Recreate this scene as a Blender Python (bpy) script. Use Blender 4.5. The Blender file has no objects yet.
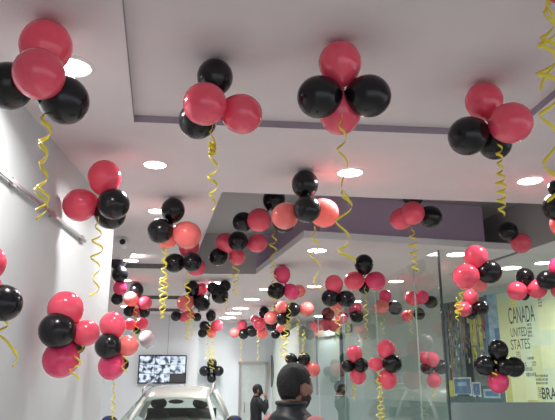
import bpy, bmesh, math, random
from mathutils import Vector, Matrix, geometry
random.seed(7)
C = bpy.context.scene
COL = C.collection
F = 620.0; PITCH = math.radians(16.0); CZ = 1.6
# ---------------------------------------------------------------- camera, world, exposure
cd = bpy.data.cameras.new('camera'); cam = bpy.data.objects.new('camera', cd); COL.objects.link(cam)
cam.location = (0, 0, CZ); cam.rotation_euler = (math.radians(90) + PITCH, 0, 0)
cd.sensor_fit = 'HORIZONTAL'; cd.sensor_width = 36; cd.lens = 36 * F / 555.0
cd.clip_start = 0.05; cd.clip_end = 200
C.camera = cam
W = bpy.data.worlds.new('daylight'); C.world = W; W.use_nodes = True
W.node_tree.nodes['Background'].inputs[0].default_value = (0.93, 0.97, 1.0, 1)
W.node_tree.nodes['Background'].inputs[1].default_value = 1.0
C.view_settings.view_transform = 'Standard'; C.view_settings.look = 'None'
C.view_settings.exposure = 0.16; C.view_settings.gamma = 1.0
LAMP_W = 15.5
# ---------------------------------------------------------------- projection helpers (pixel -> ray from where the photographer stood)
FW = Vector((0, math.cos(PITCH), math.sin(PITCH))); UP = Vector((0, -math.sin(PITCH), math.cos(PITCH)))
O = Vector((0, 0, CZ))
def ray(px, py): return FW * F + Vector((1, 0, 0)) * (px - 277.5) + UP * (210 - py)
def at_z(px, py, z):
    r = ray(px, py); return O + r * ((z - CZ) / r.z)
def at_d(px, py, D): return O + ray(px, py) * (D / F)          # D along the view axis
def at_plane(px, py, P, n):
    r = ray(px, py); return O + r * ((P - O).dot(n) / r.dot(n))
def col_hit(px, P, d):
    """floor-plan point where the vertical column seen at px (on the horizon row) meets the line P + t d"""
    r = ray(px, 388); r = Vector((r.x, r.y)); P2 = Vector((P.x, P.y)); d2 = Vector((d.x, d.y))
    # s*r = P2 + t*d2
    det = r.x * (-d2.y) - r.y * (-d2.x)
    s = (P2.x * (-d2.y) - P2.y * (-d2.x)) / det
    return Vector((r.x * s, r.y * s, 0))
# ---------------------------------------------------------------- materials
def mat(name, col, rough=.5, metal=0, spec=.5, emis=None, es=0, coat=0, noise=0, nscale=8, bump=0, sss=0):
    m = bpy.data.materials.new(name); m.use_nodes = True; nt = m.node_tree; b = nt.nodes['Principled BSDF']
    b.inputs['Base Color'].default_value = (*col, 1); b.inputs['Roughness'].default_value = rough
    b.inputs['Metallic'].default_value = metal; b.inputs['Specular IOR Level'].default_value = spec
    if coat: b.inputs['Coat Weight'].default_value = coat; b.inputs['Coat Roughness'].default_value = .06
    if emis: b.inputs['Emission Color'].default_value = (*emis, 1); b.inputs['Emission Strength'].default_value = es
    if sss: b.inputs['Subsurface Weight'].default_value = sss
    if noise or bump:
        tc = nt.nodes.new('ShaderNodeTexCoord'); n = nt.nodes.new('ShaderNodeTexNoise'); n.inputs['Scale'].default_value = nscale
        n.inputs['Detail'].default_value = 4
        nt.links.new(tc.outputs['Object'], n.inputs['Vector'])
        if noise:
            r = nt.nodes.new('ShaderNodeValToRGB')
            r.color_ramp.elements[0].position = .3; r.color_ramp.elements[1].position = .7
            r.color_ramp.elements[0].color = (*[c * (1 - noise) for c in col], 1)
            r.color_ramp.elements[1].color = (*[min(1, c * (1 + noise)) for c in col], 1)
            nt.links.new(n.outputs['Fac'], r.inputs['Fac']); nt.links.new(r.outputs['Color'], b.inputs['Base Color'])
        if bump:
            bp = nt.nodes.new('ShaderNodeBump'); bp.inputs['Strength'].default_value = bump; bp.inputs['Distance'].default_value = .01
            nt.links.new(n.outputs['Fac'], bp.inputs['Height']); nt.links.new(bp.outputs['Normal'], b.inputs['Normal'])
    return m
M = {}
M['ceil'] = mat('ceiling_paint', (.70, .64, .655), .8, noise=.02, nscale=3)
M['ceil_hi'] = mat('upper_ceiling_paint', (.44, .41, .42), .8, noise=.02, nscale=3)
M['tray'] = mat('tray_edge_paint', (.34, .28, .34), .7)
M['lilac'] = mat('lilac_upstand', (.60, .48, .64), .7, noise=.02, nscale=3)  # even lilac base colour of the island upstand
M['wall'] = mat('white_wall_paint', (.59, .62, .635), .55, noise=.015, nscale=2)
M['farwall'] = mat('far_wall_paint', (.74, .79, .83), .6, noise=.02, nscale=2)
M['palegreen'] = mat('pale_green_wall_paint', (.55, .64, .59), .6, noise=.03, nscale=2)
M['floor'] = mat('floor_tile', (.80, .79, .77), .3, noise=.04, nscale=2)
M['dark'] = mat('shadow_gap', (.14, .14, .14), .6)
M['steel'] = mat('brushed_steel', (.45, .43, .44), .35, .7)
M['black'] = mat('black_plastic', (.015, .015, .017), .35)
M['white'] = mat('white_plastic', (.8, .8, .8), .4)
def balloon_mat(name, col, tr=.0):
    m = mat(name, col, .16, spec=.5, coat=.6)
    b = m.node_tree.nodes['Principled BSDF']
    if tr:
        b.inputs['Subsurface Weight'].default_value = tr; b.inputs['Subsurface Radius'].default_value = (.12, .02, .03)
        b.inputs['Subsurface Weight'].default_value = 0
        nt = m.node_tree; out = nt.nodes['Material Output']; t = nt.nodes.new('ShaderNodeBsdfTranslucent'); t.inputs['Color'].default_value = (min(1, col[0] * 1.1), col[1] * 2.2, col[2] * 1.8, 1)
        mx = nt.nodes.new('ShaderNodeMixShader'); mx.inputs[0].default_value = .18
        nt.links.new(b.outputs[0], mx.inputs[1]); nt.links.new(t.outputs[0], mx.inputs[2]); nt.links.new(mx.outputs[0], out.inputs[0])
    return m
M['R'] = balloon_mat('pink_red_latex', (.97, .105, .18), .12)
M['C'] = balloon_mat('coral_latex', (.98, .21, .20), .15)
M['P'] = balloon_mat('hot_pink_latex', (.94, .065, .21), .12)
M['K'] = balloon_mat('black_latex', (.007, .007, .009))
for k_, v_ in (('Roughness', .22), ('Coat Weight', .15), ('Specular IOR Level', .35)): M['K'].node_tree.nodes['Principled BSDF'].inputs[k_].default_value = v_
M['L'] = balloon_mat('pale_pink_latex', (.66, .54, .58))
M['W'] = balloon_mat('white_latex', (.8, .72, .68))
CNAME = dict(R='pink-red balloon', C='coral balloon', P='hot pink balloon', K='black balloon', L='pale pink balloon', W='small white balloon')
M['ribbon'] = mat('gold_ribbon', (.88, .74, .05), .3, .1, spec=.8)
M['lamp'] = mat('lamp_diffuser', (1, 1, 1), .5, emis=(1, 1, .98), es=22)
M['lamp_frame'] = mat('lamp_frame', (.85, .85, .85), .4)
def glass_mat(name, tint, refl=.05, rough=0.0):
    m = bpy.data.materials.new(name); m.use_nodes = True; nt = m.node_tree; nt.nodes.clear()
    o = nt.nodes.new('ShaderNodeOutputMaterial'); mx = nt.nodes.new('ShaderNodeMixShader'); t = nt.nodes.new('ShaderNodeBsdfTransparent')
    g = nt.nodes.new('ShaderNodeBsdfGlossy'); g.inputs['Roughness'].default_value = rough; fr = nt.nodes.new('ShaderNodeFresnel'); fr.inputs['IOR'].default_value = 1.4
    # only the outer face of each pane mirrors; rays leaving the slab pass straight on (no false total reflection)
    ge = nt.nodes.new('ShaderNodeNewGeometry'); iv = nt.nodes.new('ShaderNodeMath'); iv.operation = 'SUBTRACT'; iv.inputs[0].default_value = 1.0; mu = nt.nodes.new('ShaderNodeMath'); mu.operation = 'MULTIPLY'
    nt.links.new(ge.outputs['Backfacing'], iv.inputs[1]); nt.links.new(iv.outputs[0], mu.inputs[0])
    t.inputs['Color'].default_value = (*tint, 1)
    nt.links.new(fr.outputs[0], mu.inputs[1]); nt.links.new(mu.outputs[0], mx.inputs[0]); nt.links.new(t.outputs[0], mx.inputs[1]); nt.links.new(g.outputs[0], mx.inputs[2]); nt.links.new(mx.outputs[0], o.inputs[0])
    return m
M['glass'] = glass_mat('partition_glass', (.95, .985, .97))
M['carglass'] = glass_mat('windscreen_glass', (.78, .85, .82))
def frost_mat():
    m = bpy.data.materials.new('frosted_film'); m.use_nodes = True; nt = m.node_tree; nt.nodes.clear()
    o = nt.nodes.new('ShaderNodeOutputMaterial'); mx = nt.nodes.new('ShaderNodeMixShader'); t = nt.nodes.new('ShaderNodeBsdfTransparent')
    d = nt.nodes.new('ShaderNodeBsdfPrincipled'); d.inputs['Base Color'].default_value = (.34, .43, .42, 1); d.inputs['Roughness'].default_value = .3
    tl = nt.nodes.new('ShaderNodeBsdfTranslucent'); tl.inputs['Color'].default_value = (.4, .48, .47, 1)
    m2 = nt.nodes.new('ShaderNodeMixShader'); m2.inputs[0].default_value = .45
    nt.links.new(d.outputs[0], m2.inputs[1]); nt.links.new(tl.outputs[0], m2.inputs[2])
    mx.inputs[0].default_value = .88
    nt.links.new(t.outputs[0], mx.inputs[1]); nt.links.new(m2.outputs[0], mx.inputs[2]); nt.links.new(mx.outputs[0], o.inputs[0])
    return m
M['frost'] = frost_mat()
# ---------------------------------------------------------------- object helpers
def new_obj(name, me, m=None, parent=None, smooth=False):
    o = bpy.data.objects.new(name, me); COL.objects.link(o)
    if m is not None:
        for k in (m if isinstance(m, (list, tuple)) else [m]): me.materials.append(k)
    if smooth:
        for p in me.polygons: p.use_smooth = True
    if parent is not None: o.parent = parent
    return o
def mesh(name, vs, fs, m=None, parent=None, smooth=False, mi=None):
    me = bpy.data.meshes.new(name); me.from_pydata([tuple(v) for v in vs], [], fs); me.update()
    o = new_obj(name, me, m, parent, smooth)
    if mi: 
        for p, i in zip(me.polygons, mi): p.material_index = i
    return o
def tag(o, label, cat, group=None):
    o['label'] = label; o['category'] = cat
    if group: o['group'] = group
    return o
def thing(name, loc, label, cat, group=None, rz=0):
    o = bpy.data.objects.new(name, None); COL.objects.link(o); o.location = loc; o.rotation_euler = (0, 0, rz); o.empty_display_size = .1
    return tag(o, label, cat, group)
def struct(o): o['kind'] = 'structure'; return o
class MB:
    def __init__(s): s.v = []; s.f = []
    def add(s, vs, fs):
        k = len(s.v); s.v += [Vector(v) for v in vs]; s.f += [tuple(i + k for i in f) for f in fs]; return s
    def box(s, c, d, rot=None):
        c = Vector(c); hx, hy, hz = d[0] / 2, d[1] / 2, d[2] / 2
        vs = [Vector((x, y, z)) for x in (-hx, hx) for y in (-hy, hy) for z in (-hz, hz)]
        if rot: vs = [rot @ v for v in vs]
        return s.add([c + v for v in vs], [(0, 1, 3, 2), (4, 6, 7, 5), (0, 4, 5, 1), (2, 3, 7, 6), (0, 2, 6, 4), (1, 5, 7, 3)])
    def tube(s, pts, rs, n=10, cap=True):
        pts = [Vector(p) for p in pts]
        if not isinstance(rs, (list, tuple)): rs = [rs] * len(pts)
        rings = []; pa = None
        for i, p in enumerate(pts):
            t = (pts[min(i + 1, len(pts) - 1)] - pts[max(i - 1, 0)]).normalized()
            a = pa if pa else (Vector((1, 0, 0)) if abs(t.x) < .9 else Vector((0, 1, 0)))
            a = (a - t * a.dot(t)).normalized(); pa = a; b = t.cross(a)
            r = rs[i]; rx, ry = (r if isinstance(r, tuple) else (r, r))
            rings.append([p + a * math.cos(2 * math.pi * k / n) * rx + b * math.sin(2 * math.pi * k / n) * ry for k in range(n)])
        return s.loft(rings, cap)
    def loft(s, rings, cap=True):
        n = len(rings[0]); vs = [v for r in rings for v in r]; fs = []
        for i in range(len(rings) - 1):
            for k in range(n):
                a = i * n + k; b = i * n + (k + 1) % n; fs.append((a, b, b + n, a + n))
        if cap: fs.append(tuple(range(n))[::-1]); fs.append(tuple(range((len(rings) - 1) * n, len(rings) * n)))
        return s.add(vs, fs)
    def ell(s, c, r, n=16, m=10, rot=None):
        c = Vector(c); vs = [Vector((0, 0, r[2]))]; fs = []
        for i in range(1, m):
            t = math.pi * i / m
            for k in range(n):
                a = 2 * math.pi * k / n; vs.append(Vector((r[0] * math.sin(t) * math.cos(a), r[1] * math.sin(t) * math.sin(a), r[2] * math.cos(t))))
        vs.append(Vector((0, 0, -r[2])))
        for k in range(n): fs.append((0, 1 + k, 1 + (k + 1) % n)); fs.append((len(vs) - 1, 1 + (m - 2) * n + (k + 1) % n, 1 + (m - 2) * n + k))
        for i in range(m - 2):
            for k in range(n): a = 1 + i * n + k; b = 1 + i * n + (k + 1) % n; fs.append((a, a + n, b + n, b))
        if rot: vs = [rot @ v for v in vs]
        return s.add([c + v for v in vs], fs)
    def build(s, name, m, parent=None, smooth=False): 
        o = mesh(name, s.v, s.f, m, parent, smooth)
        bm = bmesh.new(); bm.from_mesh(o.data); bmesh.ops.recalc_face_normals(bm, faces=bm.faces); bm.to_mesh(o.data); bm.free()
        if smooth:
            for p in o.data.polygons: p.use_smooth = True
        return o
def bevel(o, w=.01, seg=2):
    md = o.modifiers.new('bevel', 'BEVEL'); md.width = w; md.segments = seg; md.limit_method = 'ANGLE'; return o
# ---------------------------------------------------------------- the room
ZL = 3.3; ZR = 3.35; ZU = 3.95
a = math.atan2(127.5, 645.0)
U = Vector((-math.sin(a), math.cos(a), 0)); V = Vector((math.cos(a), math.sin(a), 0))     # depth and cross directions of the room
def xy(px, py, z=ZL): p = at_z(px, py, z); return Vector((p.x, p.y))
# left wall line
W1 = at_z(30, 113, ZL); W2 = at_z(115, 214, ZL); WD = (W2 - W1).normalized(); WN = Vector((WD.y, -WD.x, 0))
W0 = W1 - WD * 6.0
TVD = 15.4; FARD = 17.0
def onU(d): return U * d
# openings of the low ceiling
h1 = [xy(134, 122), xy(508, 137)]
e1 = (xy(122, 0) - h1[0]).normalized(); e2 = (xy(560, 93.5) - h1[1]).normalized()
h1 = [h1[0], h1[1], h1[1] + e2 * 4.6, h1[0] + e1 * 4.6]
h2 = [xy(222, 192), xy(650, 208), xy(462, 272.5), xy(447, 275), xy(520, 250.5), xy(304, 237.5), xy(256, 274), xy(189, 274)]
h3 = [xy(132, 254), xy(190, 255), xy(183, 269), xy(124, 268)]
h4 = [xy(136, 286), xy(215, 287), xy(208, 299.5), xy(129, 299)]
h5 = [xy(140, 306.5), xy(205, 307), xy(200, 312), xy(134, 311)]
outer = [Vector((-12, -5)), Vector((11, -5)), Vector((11, 20)), Vector((-12, 20))]
def poly_with_holes(name, out, holes, z, m, flip=False):
    loops = [out] + holes; tris = geometry.tessellate_polygon([[Vector((p.x, p.y, 0)) for p in l] for l in loops])
    vs = [Vector((p.x, p.y, z)) for l in loops for p in l]
    return mesh(name, vs, [tuple(t) for t in tris], m)
lowc = poly_with_holes('ceiling', outer, [h1, h2, h3, h4, h5], ZL, M['ceil']); struct(lowc)
def skirt(name, poly, z0, z1, m, closed=True, top=False, mt=None, grow=0):
    n = len(poly); vs = [Vector((p.x, p.y, z0)) for p in poly] + [Vector((p.x, p.y, z1)) for p in poly]
    fs = [(i, (i + 1) % n, (i + 1) % n + n, i + n) for i in range(n if closed else n - 1)]
    if top: fs.append(tuple(range(n, 2 * n)))
    o = mesh(name, vs, fs, [m, mt or m], mi=[0] * (n if closed else n - 1) + ([1] if top else []))
    return struct(o)
skirt('ceiling_tray', h1, ZL, ZR, M['tray'], top=True, mt=M['ceil'])
for h in (h3, h4, h5): skirt('ceiling_slot', h, ZL, ZL + .07, M['dark'], top=True, mt=M['ceil'])
# big recess: outer sides, then the stepped side of the dropped island
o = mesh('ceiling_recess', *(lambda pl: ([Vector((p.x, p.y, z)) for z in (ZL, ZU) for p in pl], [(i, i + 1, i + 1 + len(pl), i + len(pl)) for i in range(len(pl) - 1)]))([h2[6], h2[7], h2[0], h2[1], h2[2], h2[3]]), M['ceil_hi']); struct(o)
isl = [h2[3], h2[4], h2[5], h2[6]]
cI = (h2[3] + h2[4] + h2[5] + h2[6]) / 4
def inset(poly, d):
    out = []
    for i, p in enumerate(poly):
        dd = []
        for j in (i - 1, i):
            if 0 <= j < len(poly) - 1:
                e = (poly[j + 1] - poly[j]).normalized(); n = Vector((e.y, -e.x))
                if n.dot(cI - poly[j]) < 0: n = -n
                dd.append((n, n.dot(poly[j]) + d))
        if len(dd) == 1: out.append(p + dd[0][0] * d)
        else:
            (n1, c1), (n2, c2) = dd; det = n1.x * n2.y - n1.y * n2.x
            out.append(Vector(((c1 * n2.y - c2 * n1.y) / det, (n1.x * c2 - n2.x * c1) / det)))
    return out
isl2 = inset(isl, .30)
ZF = ZL + .085
vs = [Vector((p.x, p.y, z)) for pl, z in ((isl, ZL), (isl, ZF), (isl2, ZF), (isl2, ZU)) for p in pl]
fs = []; mi = []
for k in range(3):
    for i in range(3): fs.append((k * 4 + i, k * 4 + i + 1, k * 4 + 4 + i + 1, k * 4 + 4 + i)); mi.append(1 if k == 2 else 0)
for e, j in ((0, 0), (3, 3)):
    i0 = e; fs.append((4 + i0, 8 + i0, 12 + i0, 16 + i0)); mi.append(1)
vs += [Vector((isl[0].x, isl[0].y, ZU)), Vector((0, 0, ZU)), Vector((0, 0, ZU)), Vector((isl[3].x, isl[3].y, ZU))]
M['fascia'] = mat('white_fascia_paint', (.80, .77, .79), .6)
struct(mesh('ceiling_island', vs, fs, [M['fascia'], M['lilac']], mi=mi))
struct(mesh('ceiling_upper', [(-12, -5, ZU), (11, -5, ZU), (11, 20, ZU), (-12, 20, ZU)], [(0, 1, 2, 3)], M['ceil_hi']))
struct(mesh('floor', [(-12, -5, 0), (11, -5, 0), (11, 20, 0), (-12, 20, 0)], [(0, 1, 2, 3)], M['floor']))
def wall(name, A, B, z0, z1, th, m, side=1):
    A = Vector((A.x, A.y, 0)); B = Vector((B.x, B.y, 0)); d = (B - A).normalized(); n = Vector((d.y, -d.x, 0)) * side
    b = MB(); q = [A, B, B + n * th, A + n * th]
    b.add([p + Vector((0, 0, z0)) for p in q] + [p + Vector((0, 0, z1)) for p in q], [(0, 1, 2, 3), (4, 5, 6, 7), (0, 1, 5, 4), (1, 2, 6, 5), (2, 3, 7, 6), (3, 0, 4, 7)])
    return struct(b.build(name, m))
wall('wall_left', W0, W2, 0, ZU, .25, M['wall'], -1)
tvR = col_hit(197, onU(TVD), V)
TVL = onU(TVD) - V * 11
wall('wall_far_left', TVL, tvR, 0, ZL, 1.9, M['farwall'], -1)
fR = col_hit(330, onU(FARD), V)
wall('wall_far', onU(FARD) - V * 3, onU(FARD) + V * 6, 0, ZL, .2, M['farwall'], -1)
# thin joint between the panels above the television
j = col_hit(166, onU(TVD), V)
q = j - U * .004
o = MB().box((q.x, q.y, 2.65), (.012, .006, 1.3), Matrix.Rotation(a, 3, 'Z')).build('trim_1', M['steel']); struct(o)
# mural wall
MD = Vector((-.454, .891, 0)); MN = Vector((-MD.y, MD.x, 0))       # MN points towards the camera side
MP = at_d(500, 388, 10.4); MP.z = 0
if MN.dot(-MP) < 0: MN = -MN
wall('wall_right', MP - MD * 7.5, MP + MD * 9, 0, ZU, .2, M['palegreen'], 1 if Vector((MD.y, -MD.x, 0)).dot(MN) < 0 else -1)
wall('wall_side_far_left', onU(4) - V * 9.5, onU(15.3) - V * 9.5, 0, ZL, .2, M['wall'], -1)
# ---------------------------------------------------------------- steel bar on the left wall
p1 = at_plane(-12, 164, W1, WN); p2 = at_plane(83, 241.5, W1, WN)
b = MB(); nn = WN if WN.x > 0 else -WN
for t in (0,): 
    d = (p2 - p1).normalized(); up = nn.cross(d).normalized()
    q = [p1 - up * .011, p2 - up * .011, p2 + up * .011, p1 + up * .011]
    b.add([v + nn * .015 for v in q] + [v + nn * .028 for v in q], [(0, 1, 2, 3), (4, 5, 6, 7), (0, 1, 5, 4), (1, 2, 6, 5), (2, 3, 7, 6), (3, 0, 4, 7)])
rail = thing('wall_rail', (0, 0, 0), 'long grey metal bar fixed along the white left wall', 'rail')
bb = b.build('bar', M['steel'], rail)
for t in (.17, .55, .95):
    q = p1.lerp(p2, t); k = MB().box(q + nn * .012, (.03, .05, .05)); k.build('bracket', M['steel'], rail)
# ---------------------------------------------------------------- downlights
def downlight(px, py, label, dia=.2, z=ZL, ob=1.0, w=1.0):
    p = at_z(px, py, z)
    t = thing('ceiling_light', p, label, 'light', 'recessed ceiling downlights')
    r = dia / 2; n = 28
    prof = [(r * 1.0, -.001), (r * 1.0, -.012), (r * 1.16, -.008), (r * 1.2, 0)]
    vs = [Vector((q[0] * math.cos(2 * math.pi * k / n), q[0] * math.sin(2 * math.pi * k / n) , q[1])) for q in prof for k in range(n)]
    fs = [(i * n + k, i * n + (k + 1) % n, (i + 1) * n + (k + 1) % n, (i + 1) * n + k) for i in range(3) for k in range(n)]
    mesh('frame', vs, fs, M['lamp_frame'], t, True)
    mesh('diffuser', [Vector((r * math.cos(2 * math.pi * k / n), r * math.sin(2 * math.pi * k / n), -.006)) for k in range(n)], [tuple(range(n))[::-1]], M['lamp'], t)
    ld = bpy.data.lights.new('lamp_light', 'AREA'); ld.shape = 'DISK'; ld.size = dia * .9; ld.energy = LAMP_W * w; ld.color = (1, .98, .95); ld.spread = math.radians(150)
    lo = bpy.data.objects.new('lamp_light', ld); COL.objects.link(lo); lo.parent = t; lo.location = (0, 0, -.02)
    return t
LIGHTS = [
 (72, 66, 'bright round ceiling light behind the topmost left balloon cluster', .20),
 (155, 164, 'bright round ceiling light on the beam left of the foremost ceiling tray', .17),
 (350, 172, 'bright round ceiling light crossed by the long gold ribbon', .20),
 (530, 180, 'round ceiling light at the right end of the near beam', .20),
 (157, 210.5, 'round ceiling light beside the black balloons left of centre', .17),
 (131, 260, 'round ceiling light just past the white security camera', .20),
 (317, 250, 'round ceiling light near the front edge of the dropped ceiling', .24),
 (314, 286, 'round ceiling light behind the first one under the dropped ceiling', .24),
 (216, 282.5, 'round ceiling light between the two middle balloon clusters left of centre', .22),
 (265, 289, 'small round ceiling light left of the pink balloons in the centre', .2),
 (252, 299, 'brightest light of the row running back to the far wall', .30),
 (240.5, 308, 'third light of the row running back to the far wall', .34),
 (233.5, 313, 'fourth light of the row running back to the far wall', .36),
 (227.5, 317.5, 'light of the row closest to the far white wall', .4),
 (396, 281, 'ceiling light beside the hot pink balloon above the glass', .24),
 (457, 254, 'ceiling light seen just above the corner of the glass partition', .26),
 (511, 267.5, 'bright ceiling light over the glass room near the mural', .28),
 (543, 262.5, 'ceiling light at the right border above the mural', .22),
 (127, 280, 'small ceiling light beside the black balloons at the wall corner', .14),
 (320, 316, 'distant ceiling light seen through the glass partition', .3),
 (128, 306, 'distant ceiling light low beside the left wall corner', .3),
]
DIM = {317: .5, 314: .35, 396: .35, 457: .55, 511: .7, 543: .7, 320: .45, 265: .7, 530: .8}
for px, py, lb, dia in LIGHTS: downlight(px, py, lb, dia, w=DIM.get(px, 1.0))
# ---------------------------------------------------------------- balloons
def balloon_mesh(name):
    n = 24; prof = []
    # unit balloon, centre at origin, neck towards -Z
    for i in range(1, 15):
        t = math.pi * i / 15.6
        r = math.sin(t); z = math.cos(t)
        if z < 0: z *= 1.12; r *= (1 - .10 * (z * z))
        prof.append((r, z))
    prof += [(.10, -1.13), (.055, -1.18), (.05, -1.20), (.10, -1.25), (.11, -1.27), (.03, -1.265)]
    vs = [Vector((0, 0, 1))] + [Vector((r * math.cos(2 * math.pi * k / n), r * math.sin(2 * math.pi * k / n), z)) for r, z in prof for k in range(n)]
    fs = [(0, 1 + k, 1 + (k + 1) % n) for k in range(n)]
    for i in range(len(prof) - 1):
        for k in range(n): A = 1 + i * n + k; B = 1 + i * n + (k + 1) % n; fs.append((A, A + n, B + n, B))
    fs.append(tuple(1 + (len(prof) - 1) * n + k for k in range(n)))
    me = bpy.data.meshes.new(name); me.from_pydata([tuple(v) for v in vs], [], fs)
    for p in me.polygons: p.use_smooth = True
    return me
BM = {}
for k in 'RCPKLW':
    BM[k] = balloon_mesh('balloon'); BM[k].materials.append(M[k])
def ribbon(parent, A, B, amp, turns, w, origin, phase=0, seed=0, knot=False, drift=.0):
    rnd = random.Random(seed); n = max(24, int(turns * 16)); vs = []; fs = []
    for i in range(n + 1):
        t = i / n; p = A.lerp(B, t); aa = amp * min(1, t * 5 + .1) * (1 + .35 * math.sin(t * 9 + seed))
        ph = phase + 2 * math.pi * turns * t + .7 * math.sin(t * 7 + seed * 1.7)
        c = p + Vector((math.cos(ph) * aa, math.sin(ph) * aa * .9, 0)) + Vector((drift * math.sin(t * 5 + seed), 0, 0))
        wd = Vector((math.cos(ph) * .35, math.sin(ph) * .35, 1)).normalized() * w / 2
        vs += [c - wd - origin, c + wd - origin]
        if i: k = 2 * i; fs.append((k - 2, k - 1, k + 1, k))
    if knot:
        K = MB(); kc = A.lerp(B, .28)
        pts = [kc - origin + Vector((math.cos(q * 2.4) * .02, math.sin(q * 3.1) * .018, .028 * math.sin(q * 1.3))) for q in [x * .22 for x in range(60)]]
        k0 = len(vs)
        for i, p in enumerate(pts):
            wd = Vector((0, .3, 1)).normalized() * w / 2; vs += [p - wd, p + wd]
            if i: k = k0 + 2 * i; fs.append((k - 2, k - 1, k + 1, k))
    o = mesh('ribbon', vs, fs, M['ribbon'], parent, True)
    md = o.modifiers.new('thickness', 'SOLIDIFY'); md.thickness = .0009
    return o
GRP = {'c': 'balloon clusters floating under the ceiling', 'w': 'balloon clusters fixed to the walls and glass'}
def cluster(bal, label, rib=(), zmax=ZL - .005, D=None, grp='c', name='balloon_cluster', R=.118, rw=.016):
    """bal: (px, py, radius px, colour, depth offset in radii: <0 nearer). zmax: ceiling it touches; D fixes the view depth."""
    rm = sorted([b_[2] for b_ in bal])[-2] if len(bal) > 1 else bal[0][2]
    if D is None:
        lo, hi = .5, 30.
        for _ in range(40):
            m = (lo + hi) / 2
            top = max(at_d(x, y, m + o_ * r * m / F).z + r * (m + o_ * r * m / F) / F for x, y, r, c, o_ in bal)
            if top > zmax: hi = m
            else: lo = m
        D = lo
        if D * rm / F > .16: D = .135 * F / rm
    pos = []
    for x, y, r, c, o_ in bal:
        d = D + o_ * r * D / F; p = at_d(x, y, d)
        rr = (r / F) * d * .985
        pos.append((p, rr, c))
    cen = sum((p for p, _, _ in pos), Vector()) / len(pos)
    base = min(p.z - r for p, r, _ in pos)
    t = thing(name, (cen.x, cen.y, cen.z), label, 'balloons', GRP[grp])
    for i, (p, r, c) in enumerate(pos):
        o = bpy.data.objects.new('balloon', BM[c]); COL.objects.link(o); o.parent = t
        o.location = p - cen; o['label'] = CNAME[c]
        ax = (p - cen)
        ax = ax.normalized() if ax.length > .02 else Vector((0, -.3, 1)).normalized()
        o.rotation_euler = ax.to_track_quat('Z', 'Y').to_euler(); s = r
        o.scale = (s * .99, s * .99, s * 1.02)
    for i, rb in enumerate(rib):
        x0, y0, x1, y1, amp, turns = rb[:6]
        A = at_d(x0, y0, D - rm * .2 * D / F); r2 = ray(x1, y1); k = (A.y) / r2.y; B = O + r2 * k      # hangs straight down below its knot
        ribbon(t, A, B, amp * D / F, turns, max(rw, .004), cen, phase=i * 2.1, seed=i + len(label), knot=len(rb) > 6)
    print('CL', round(D, 2), [round(r, 3) for _, r, _ in pos], label)
    return t
n_, z_, f_ = -.7, 0, .8
cluster([(46, 46, 26.5, 'R', .9), (39, 74, 26.5, 'R', -.9), (8, 86, 24.5, 'K', .2), (64, 100, 25, 'K', .2)], 'large red and black balloon cluster at the upper left beside a bright light',
        [(45, 108, 42, 212, 4.5, 4.5), (46, 110, 40, 219, 5, 4.2)], rw=.014)
cluster([(215, 77, 18.5, 'K', .8), (205, 104, 22.5, 'R', -1), (198, 120, 19.5, 'K', .4), (242, 114, 20.5, 'R', -.1)], 'red and black balloon cluster left of centre against the foremost ceiling tray',
        [(212, 125, 213, 210, 4, 4.2, 1)], zmax=ZR - .005)
cluster([(340, 63, 22, 'R', .2), (319, 97, 22, 'K', -.2), (369, 96, 22, 'K', -.2), (340, 114, 21, 'R', .7)], 'red and black four balloon cluster at top centre with longest gold ribbon',
        [(341, 110, 345, 205, 4, 3.2), (343, 190, 346, 263, 7, 2.6)], zmax=ZR - .005)
cluster([(484, 101, 19, 'R', .8), (511, 123, 21.3, 'R', -.9), (468, 136, 20, 'K', -.2), (495, 143, 17, 'K', .7)], 'red and black balloon cluster at upper right with tightly curled ribbon',
        [(499, 141, 502, 216, 4, 8)], zmax=ZR - .005)
cluster([(104.5, 177, 17, 'R', .2), (80, 205, 17, 'R', .2), (113.5, 204, 16.2, 'K', -.8), (110, 213.5, 16, 'K', .6)], 'red and black balloon cluster under the ceiling near the left wall corner',
        [(98, 216, 95, 296, 4.5, 4.6)], D=4.55)
cluster([(173, 210, 12.2, 'K', .3), (160, 231, 12.8, 'K', -.8), (187, 235, 14.2, 'C', -.3), (167, 238, 11, 'C', .9)], 'coral and black balloon cluster just right of the security camera',
        [(164, 244, 163, 318, 3.5, 7), (166, 246, 161, 318, 3, 6)])
cluster([(189, 247, 10.5, 'R', .8), (174.5, 263, 10, 'K', -.2), (192, 262, 10, 'K', -.8), (196, 267, 9.5, 'R', .5)], 'red and black balloon cluster hanging right behind the coral one left of centre',
        [(187, 268, 188, 312, 2.5, 4)])
cluster([(274, 199, 11.5, 'K', .8), (243, 222, 10.5, 'K', .4), (259, 220, 12.3, 'R', -.7), (284, 223, 10.5, 'K', .5)], 'balloon cluster in the recess half hidden by the near beam left of centre',
        [(274, 230, 272, 268, 3, 3.5)], zmax=ZU - .05, D=6.6)
cluster([(305, 184, 13.8, 'K', .3), (307, 209, 14.2, 'K', -.8), (324, 213, 15, 'C', .3), (285, 216, 13.8, 'C', .2)], 'coral and black balloon cluster hanging in the very centre below the beam',
        [(314, 226, 317, 290, 4, 3)])
cluster([(238, 241, 10.2, 'K', -.8), (257.5, 243, 9.8, 'R', 0), (226, 243, 10.5, 'R', .4), (218, 257, 9.2, 'K', .2), (237, 257, 8.3, 'R', .8)], 'dark red and black balloons in the recess near the left ceiling edge',
        [(235, 262, 236, 296, 3, 4)], zmax=ZU - .05, D=7.2)
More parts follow.
